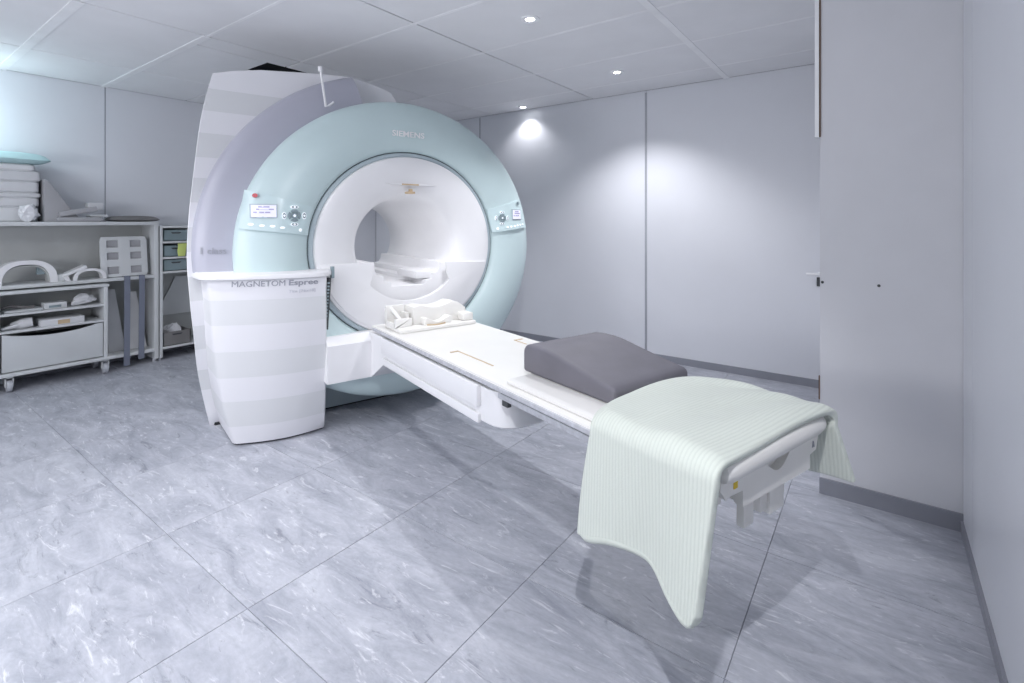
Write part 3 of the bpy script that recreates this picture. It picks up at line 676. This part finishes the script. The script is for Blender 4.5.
# ---------------------------------------------------------------- shelf unit on the left wall
SX = -5.78                                      # front plane
sh = thing('shelf_unit', 'long white open shelf unit against the left wall, pads stacked on top', 'shelf', (-5.96, 0.9, 0))
def sbox(name, x0, x1, y0, y1, z0, z1, m, p, bev=0.003): return put(name, *box(x0, x1, y0, y1, z0, z1), M[m], p, bevel=bev)
sbox('top_board', XL+0.013, SX, -0.55, 1.945, 1.355, 1.388, 'shelf', sh)
sbox('shelf_board', XL+0.03, SX, -0.53, 1.905, 0.832, 0.862, 'shelf', sh)
sbox('bottom_board', XL+0.03, SX, 1.578, 1.905, 0.105, 0.135, 'shelf', sh)
sbox('side_panel', XL+0.013, SX, 1.905, 1.94, 0.03, 1.355, 'shelf', sh)
sbox('side_panel', XL+0.013, SX, -0.565, -0.53, 0.03, 1.355, 'shelf', sh)
sbox('back_board', XL+0.013, XL+0.03, -0.53, 1.905, 0.105, 1.355, 'shelfback', sh, 0)
for y in (1.92, -0.545):
    for x in (XL+0.06, SX-0.05): put('foot', *disc((x, y, 0), 0.018, 0.032, 'z', 12), M['caster'], sh)
# narrow unit with bins
nu = thing('bin_rack', 'narrow white rack with grey green bins beside the scanner housing', 'rack', (-5.96, 2.2, 0))
sbox('side_panel', XL+0.013, SX, 1.952, 1.976, 0.03, 1.345, 'shelf', nu)
sbox('side_panel', XL+0.013, SX, 2.44, 2.464, 0.03, 1.345, 'shelf', nu)
sbox('back_board', XL+0.013, XL+0.025, 1.976, 2.44, 0.11, 1.345, 'shelfback', nu, 0)
for z in (0.11, 0.868, 1.012, 1.17, 1.325): sbox('shelf_board', XL+0.025, SX, 1.976, 2.44, z, z+0.02, 'shelf', nu)
for y in (1.964, 2.452):
    for x in (XL+0.05, SX-0.04): put('foot', *disc((x, y, 0), 0.012, 0.032, 'z', 12), M['caster'], nu)
def open_bin(name, x0, x1, y0, y1, z0, z1, m, label, cat, grp=None):
    t_ = 0.006
    o = put(name, *join(box(x0, x1, y0, y1, z0, z0+t_), box(x0, x0+t_, y0, y1, z0, z1), box(x1-t_, x1, y0, y1, z0, z1), box(x0, x1, y0, y0+t_, z0, z1), box(x0, x1, y1-t_, y1, z0, z1)), M[m], None, ((x0+x1)/2, (y0+y1)/2, z0))
    put('handle_grip', *prism([(y0+(y1-y0)*0.3, z1-0.022), (y0+(y1-y0)*0.36, z1-0.036), (y0+(y1-y0)*0.64, z1-0.036), (y0+(y1-y0)*0.7, z1-0.022)], x1, x1+0.004, 'x'), M['dark'], o)
    return tag(o, label, cat, grp)
for z, wh in ((0.889, 'lowest'), (1.033, 'middle'), (1.191, 'topmost')):
    open_bin('storage_bin', -6.08, -5.80, 1.985, 2.215, z, z+0.112, 'bin', 'grey green plastic bin, %s of the three in the narrow rack' % wh, 'bin', 'bins in the narrow rack')
V, F = [], []
lp = []
for k in range(9):
    z = 1.165-0.016*k; lp.append([(-5.797+0.024, 2.105+0.003*math.sin(k), z) , (-5.797+0.034, 2.14, z-0.002), (-5.797+0.024, 2.19-0.002*k, z), (-5.797+0.014, 2.15, z)])
tag(put('cleaning_cloth', *loft(lp), M['lime'], None, (-5.775, 2.15, 1.10), smooth=True), 'lime yellow cloth hanging over the middle bin of the rack', 'cloth')
def crumple(c, r, seed, n=3, amp=0.18):
    """crushed film: an icosphere cut by random planes, so that it shows flat facets and folds"""
    random.seed(seed); bm = bmesh.new(); bmesh.ops.create_icosphere(bm, subdivisions=n, radius=1)
    pl_ = [(Vector((random.gauss(0, 1), random.gauss(0, 1), random.gauss(0, 1))).normalized(), random.uniform(0.55, 0.95)) for _ in range(26)]
    for v in bm.verts:
        d = v.co.normalized(); f = 1.0
        for q, h_ in pl_:
            t_ = d.dot(q)
            if t_ > 0.05: f = min(f, h_/t_)
        f *= 1+random.uniform(-amp, amp)*0.45
        v.co = Vector((d.x*r[0]*f, d.y*r[1]*f, max(d.z*f*1.2, -0.92)*r[2]))
    V = [tuple(Vector(c)+v.co) for v in bm.verts]; F = [tuple(x.index for x in f.verts) for f in bm.faces]; bm.free(); return V, F
open_bin('waste_bin', -6.06, -5.80, 1.985, 2.235, 0.1315, 0.27, 'darkpad', 'dark open bin at the bottom of the narrow rack', 'bin')
tag(put('plastic_bag', *crumple((-5.93, 2.11, 0.25), (0.10, 0.095, 0.105), 5), M['plastic'], None, (-5.93, 2.11, 0.145)), 'crumpled clear plastic bag inside the dark bin of the rack', 'bag')
tag(put('leaning_board', *rot(prism([(1.985, 0.40), (2.06, 0.50), (2.16, 0.70), (2.20, 0.80), (2.43, 0.80), (2.43, 0.40)], -6.115, -6.10, 'x'), (-6.1, 2.2, 0.4), 'Y', 0.0), M['shelf'], None, (-6.1075, 2.2, 0.40)), 'pale curved board leaning at the back of the narrow rack', 'board')
# hanging straps and leaning sheets under the shelf board
for i, (y, zb, lab) in enumerate(((1.682, 0.02, 'left blue grey strap hanging from the shelf in front of white boards'), (1.80, 0.06, 'right blue grey strap hanging from the shelf beside the end panel'))):
    lp = [[(SX+0.008+0.004*math.sin(3*k/10+i), y-0.026-0.004*(k/10), 0.87-(0.87-zb)*k/10), (SX+0.008+0.004*math.sin(3*k/10+i), y+0.022-0.004*(k/10), 0.87-(0.87-zb)*k/10),
           (SX+0.004+0.004*math.sin(3*k/10+i), y+0.022-0.004*(k/10), 0.87-(0.87-zb)*k/10), (SX+0.004+0.004*math.sin(3*k/10+i), y-0.026-0.004*(k/10), 0.87-(0.87-zb)*k/10)] for k in range(11)]
    lp = [[(SX-0.06, y-0.026, 0.868), (SX-0.06, y+0.022, 0.868), (SX-0.06, y+0.022, 0.864), (SX-0.06, y-0.026, 0.864)]]+lp
    tag(put('strap', *loft(lp), M['strap'], None, (SX, y, zb)), lab, 'strap', 'straps hanging under the shelf')
for i, (y0, y1, h_, x, lean, lab) in enumerate(((1.58, 1.715, 0.60, -5.95, 0.10, 'white board leaning behind the left hanging strap'), (1.73, 1.885, 0.56, -5.93, 0.13, 'white board with sloping edge leaning behind the right strap'))):
    q = prism([(y0, 0.136), (y1, 0.136), (y1-0.07, 0.136+h_), (y0, 0.136+h_)], x, x+0.012, 'x')
    tag(put('white_board', *rot(q, (x, y0, 0.136), 'Y', -lean), M['linen'], None, (x, (y0+y1)/2, 0.136)), lab, 'board')

# trolley with drawer in front
TX = -5.70
tr = thing('trolley', 'low white trolley on castors with open shelves and one drawer', 'trolley', (-5.9, 0.95, 0))
Y0, Y1 = 0.30, 1.512
sbox('top_board', -6.08, TX, Y0-0.01, Y1+0.01, 0.795, 0.818, 'shelf', tr)
sbox('side_panel', -6.08, TX, Y1-0.028, Y1, 0.155, 0.795, 'shelf', tr)
sbox('side_panel', -6.08, TX, Y0, Y0+0.028, 0.155, 0.795, 'shelf', tr)
sbox('divider', -6.07, TX-0.004, 0.795, 0.815, 0.155, 0.795, 'shelf', tr)
sbox('back_board', -6.08, -6.068, Y0+0.028, Y1-0.028, 0.155, 0.795, 'shelfback', tr, 0)
for z in (0.620, 0.478): sbox('shelf_board', -6.068, TX-0.002, Y0+0.028, Y1-0.028, z, z+0.018, 'shelf', tr)
sbox('bottom_board', -6.10, TX+0.015, Y0-0.03, Y1+0.055, 0.128, 0.156, 'shelf', tr)
cr = [(1.478, 0.165), (1.478, 0.470)]+[(1.44-0.60*k/16, 0.470-0.042*math.sin(PI*k/16)**0.8) for k in range(17)]+[(0.825, 0.470), (0.825, 0.165)]
put('drawer', *prism(cr, TX-0.028, TX-0.008, 'x'), M['drawer'], tr, bevel=0.002)
put('drawer', *box(TX-0.028, TX-0.008, 0.335, 0.79, 0.165, 0.47), M['drawer'], tr, bevel=0.002)
put('drawer_inside', *box(-6.05, TX-0.20, 0.82, 1.47, 0.165, 0.40), M['dark'], tr)
for x in (TX-0.035, -6.04):
    for y in (0.30, 0.87, 1.50):
        c = put('caster', *disc((x, y-0.017, 0.048), 0.048, 0.034, 'y', 18), M['caster'], tr, bevel=0.005)
        put('fork', *join(box(x-0.022, x+0.022, y-0.026, y-0.019, 0.045, 0.13), box(x-0.022, x+0.022, y+0.019, y+0.026, 0.045, 0.13), box(x-0.022, x+0.022, y-0.026, y+0.026, 0.112, 0.13)), M['shelf'], c)
# contents of the trolley
tag(put('paper_wrap', *crumple((-5.80, 1.365, 0.688), (0.085, 0.115, 0.052), 11), M['linen'], None, (-5.80, 1.33, 0.64)), 'crumpled white wrap at the right end of the trolley upper shelf', 'wrap')
o = tag(put('flat_box', *box(-5.93, -5.72, 1.06, 1.35, 0.4965, 0.553), M['linen'], None, (-5.83, 1.2, 0.4965), bevel=0.003), 'flat white box with a label on the trolley lower shelf', 'box')
put('box_label', *box(-5.7199, -5.7185, 1.17, 1.25, 0.505, 0.54), M['tan'], o)
tag(put('soft_roll', *join(tube([(-5.80, 0.89, 0.525), (-5.79, 0.95, 0.535), (-5.78, 1.02, 0.545)], [0.025, 0.042, 0.04], 14), tube([(-5.76, 0.83, 0.513), (-5.76, 0.88, 0.52), (-5.77, 0.94, 0.535)], [0.012, 0.015, 0.02], 10)), M['linen'], None, (-5.79, 0.95, 0.497), smooth=True), 'white padded roll at the left of the trolley lower shelf', 'roll')
tag(put('coil_plate', *rot(box(-5.95, -5.76, 0.84, 1.08, 0.6385, 0.655), (-5.85, 0.95, 0.64), 'Z', 0.05), M['drawer'], None, (-5.85, 0.95, 0.6385), bevel=0.003), 'flat grey coil plate on the trolley upper shelf', 'plate')
o = tag(put('connector_block', *box(-5.88, -5.76, 1.09, 1.24, 0.6385, 0.69), M['shelf'], None, (-5.82, 1.16, 0.6385), bevel=0.006), 'small pale connector block in the middle of the trolley upper shelf', 'connector')
put('socket', *box(-5.76, -5.757, 1.12, 1.20, 0.648, 0.668), M['key'], o)
tag(put('cable', *tube([(-5.84, 0.84+0.04*k, 0.672+0.012*math.sin(k*1.1)) for k in range(6)], 0.014, 8), M['darkpad'], None, (-5.84, 1.0, 0.658), smooth=True), 'dark cable lying over the coil plate in the trolley', 'cable')

# items on the shelf board
hoop = thing('body_coil_hoop', 'white arched body coil standing on the shelf left of the flat coil', 'coil', (-5.84, 0.99, 0.862))
def arch(y0, y1, zb, ht, th, x0, x1):
    o_, i_ = [], []
    for k in range(25):
        a = PI-PI*k/24; cy_ = (y0+y1)/2; ry = (y1-y0)/2
        c, s = math.cos(a), math.sin(a); c = math.copysign(abs(c)**0.8, c); s = s**0.8
        o_.append((cy_+ry*c, zb+ht*s)); i_.append((cy_+(ry-th)*c, zb+(ht-th*0.7)*s))
    return prism(o_+i_[::-1], x0, x1, 'x')
put('arch', *arch(0.79, 1.19, 0.862, 0.200, 0.05, -5.93, -5.81), M['white'], hoop, smooth=True)
put('inner_liner', *arch(0.835, 1.145, 0.862, 0.155, 0.012, -5.955, -5.83), M['shelfback'], hoop, smooth=True)
put('connector', *box(-5.95, -5.90, 1.07, 1.13, 0.93, 0.99), M['key'], hoop)
cl = thing('flex_coil', 'tilted white flex coil with a rectangular window, beside the arched coil', 'coil', (-5.85, 1.35, 0.862))
put('shell', *rot(join(box(-5.92, -5.80, 1.22, 1.36, 0.93, 0.955), box(-5.92, -5.80, 1.22, 1.25, 0.862, 0.945), box(-5.925, -5.795, 1.355, 1.40, 0.925, 0.955)), (-5.85, 1.3, 0.93), 'X', 0.45), M['white'], cl, bevel=0.006)
put('leg_arc', *arch(1.29, 1.53, 0.862, 0.10, 0.028, -5.90, -5.80), M['white'], cl, smooth=True)
put('connector', *rot(box(-5.90, -5.82, 1.19, 1.24, 0.863, 0.925), (-5.86, 1.215, 0.863), 'X', 0.25), M['shelf'], cl, bevel=0.004)
# flat spine coil plate with six openings, leaning against the back
pl = thing('spine_coil', 'flat white coil plate with six openings leaning upright on the shelf', 'coil', (-5.87, 1.66, 0.862))
def holed(y0, y1, z0, z1, cols, rows, hw, hh, x0, x1):
    bm = bmesh.new()
    ysn = [y0]; zsn = [z0]
    for c in cols: ysn += [c-hw, c+hw]
    for r in rows: zsn += [r-hh, r+hh]
    ysn.append(y1); zsn.append(z1)
    vs = {}
    for i, y in enumerate(ysn):
        for j, z in enumerate(zsn):
            cy_ = y+(0.012 if i == 0 and j in (0, len(zsn)-1) else (-0.012 if i == len(ysn)-1 and j in (0, len(zsn)-1) else 0))
            vs[i, j] = bm.verts.new((x0, cy_, z))
    for i in range(len(ysn)-1):
        for j in range(len(zsn)-1):
            if i % 2 == 1 and j % 2 == 1: continue
            bm.faces.new((vs[i, j], vs[i+1, j], vs[i+1, j+1], vs[i, j+1]))
    g = bmesh.ops.extrude_face_region(bm, geom=bm.faces[:])
    for v in g['geom']:
        if isinstance(v, bmesh.types.BMVert): v.co.x = x1
    bm.verts.index_update()
    V = [tuple(v.co) for v in bm.verts]; F = [tuple(q.index for q in f.verts) for f in bm.faces]; bm.free(); return V, F
cols, rows = (1.592, 1.775), (0.925, 1.06, 1.175)
lean = lambda p: rot(p, (-5.86, 1.6, 0.862), 'Y', -0.14)
put('plate', *lean(holed(1.498, 1.868, 0.862, 1.245, cols, rows, 0.045, 0.034, -5.86, -5.83)), M['shelf'], pl, bevel=0.004)
for c in cols:
    for r in rows:
        put('opening_rim', *lean(join(box(-5.853, -5.845, c-0.045, c+0.045, r-0.034, r+0.034), box(-5.846, -5.838, c-0.03, c+0.03, r-0.02, r-0.012))), M['foam'], pl)

# pads and linen stacked on top of the shelf
ZT = 1.388
def slab_soft(x0, x1, y0, y1, z0, z1, r=0.03):
    e = min(0.012, (z1-z0)*0.35)
    return loft([[(x, y, z0) for x, y in rrect(x0+e, x1-e, y0+e, y1-e, r)], [(x, y, z0+e) for x, y in rrect(x0, x1, y0, y1, r)], [(x, y, z1-e) for x, y in rrect(x0, x1, y0, y1, r)], [(x, y, z1) for x, y in rrect(x0+e, x1-e, y0+e, y1-e, r)]])
layers = [(1.388, 1.515, 1.065, 'linen', 'thick off white foam block at the bottom of the stack'), (1.516, 1.595, 1.085, 'linen', 'off white pad second from the bottom of the stack'),
          (1.596, 1.640, 1.098, 'linen', 'thin grey white pad at the middle of the stack with a jutting corner'), (1.641, 1.735, 1.085, 'linen', 'folded grey white pad third from the top of the stack'),
          (1.736, 1.828, 1.095, 'linen', 'rounded grey white pad just under the white pad of the stack'), (1.829, 1.885, 1.060, 'white', 'bright white flat pad directly under the teal pillow')]
for z0, z1, y1, m, lab in layers:
    tag(put('foam_pad', *slab_soft(-6.12, -5.90, 0.42, y1, z0, z1), M[m], None, (-5.95, 0.75, z0), smooth=True), lab, 'pad', 'pads stacked on the shelf unit')
def pillow(x0, x1, y0, y1, z0, h_):
    nx, ny = 14, 18; V, F = [], []
    for s in (1, -1):
        for j in range(ny+1):
            for i in range(nx+1):
                u, v = i/nx*2-1, j/ny*2-1
                t_ = (max(0, (1-u**4)*(1-v**4)))**0.5
                zz = z0+h_*(0.32+0.68*t_) if s > 0 else z0+h_*0.32*(1-t_)
                V.append(((x0+x1)/2+u*(x1-x0)/2*(1-0.05*v*v), (y0+y1)/2+v*(y1-y0)/2*(1-0.05*u*u), zz))
    n = (nx+1)*(ny+1); W = nx+1
    for j in range(ny):
        for i in range(nx):
            a = j*W+i; F += [(a, a+1, a+W+1, a+W), (n+a+W, n+a+W+1, n+a+1, n+a)]
    return V, F
tag(put('teal_pillow', *pillow(-6.11, -5.79, 0.55, 1.155, 1.886, 0.095), M['tealcloth'], None, (-5.95, 0.85, 1.886), smooth=True), 'teal pillow on top of the pad stack', 'pillow')
tag(put('foam_wedge', *prism([(1.106, ZT), (1.37, ZT), (1.27, 1.52), (1.14, 1.735), (1.106, 1.76)], -6.06, -5.84, 'x'), M['foam'], None, (-6.0, 1.25, ZT), bevel=0.006), 'grey foam wedge standing right of the pad stack', 'wedge')
tag(put('plastic_wrapper', *crumple((-5.835, 1.005, 1.462), (0.052, 0.095, 0.078), 21, 3, 0.35), M['plastic'], None, (-5.835, 1.005, 1.39)), 'crumpled clear plastic wrapper in front of the thick foam block', 'wrapper')
tag(put('grey_slab', *rot(box(-5.83, -5.79, 1.20, 1.47, 1.432, 1.475), (-5.8, 1.2, 1.43), 'X', 0.21), M['foam'], None, (-5.81, 1.3, 1.43), bevel=0.005), 'tilted grey slab resting on the dark pads beside the wedge', 'slab')
tag(put('light_block', *box(-6.00, -5.90, 1.42, 1.53, 1.50, 1.565), M['linen'], None, (-5.95, 1.47, 1.50), bevel=0.005), 'small light block at the high end of the tilted grey slab', 'block')
tag(put('grey_mat', *slab_soft(-5.838, -5.785, 1.18, 1.50, ZT, 1.43, 0.012), M['foam'], None, (-5.81, 1.35, ZT), smooth=True), 'flat grey mat under the tilted slab', 'mat')
tag(put('paper_sheets', *slab_soft(-6.0, -5.86, 1.42, 1.56, 1.431, 1.455, 0.01), M['linen'], None, (-5.93, 1.49, 1.431)), 'white folded sheets right of the tilted slab', 'sheets')
tag(put('dark_pad', *pillow(-6.08, -5.82, 1.565, 1.98, ZT, 0.058), M['darkpad'], None, (-5.95, 1.74, ZT), smooth=True), 'dark grey flat pad at the right end of the shelf top', 'pad')
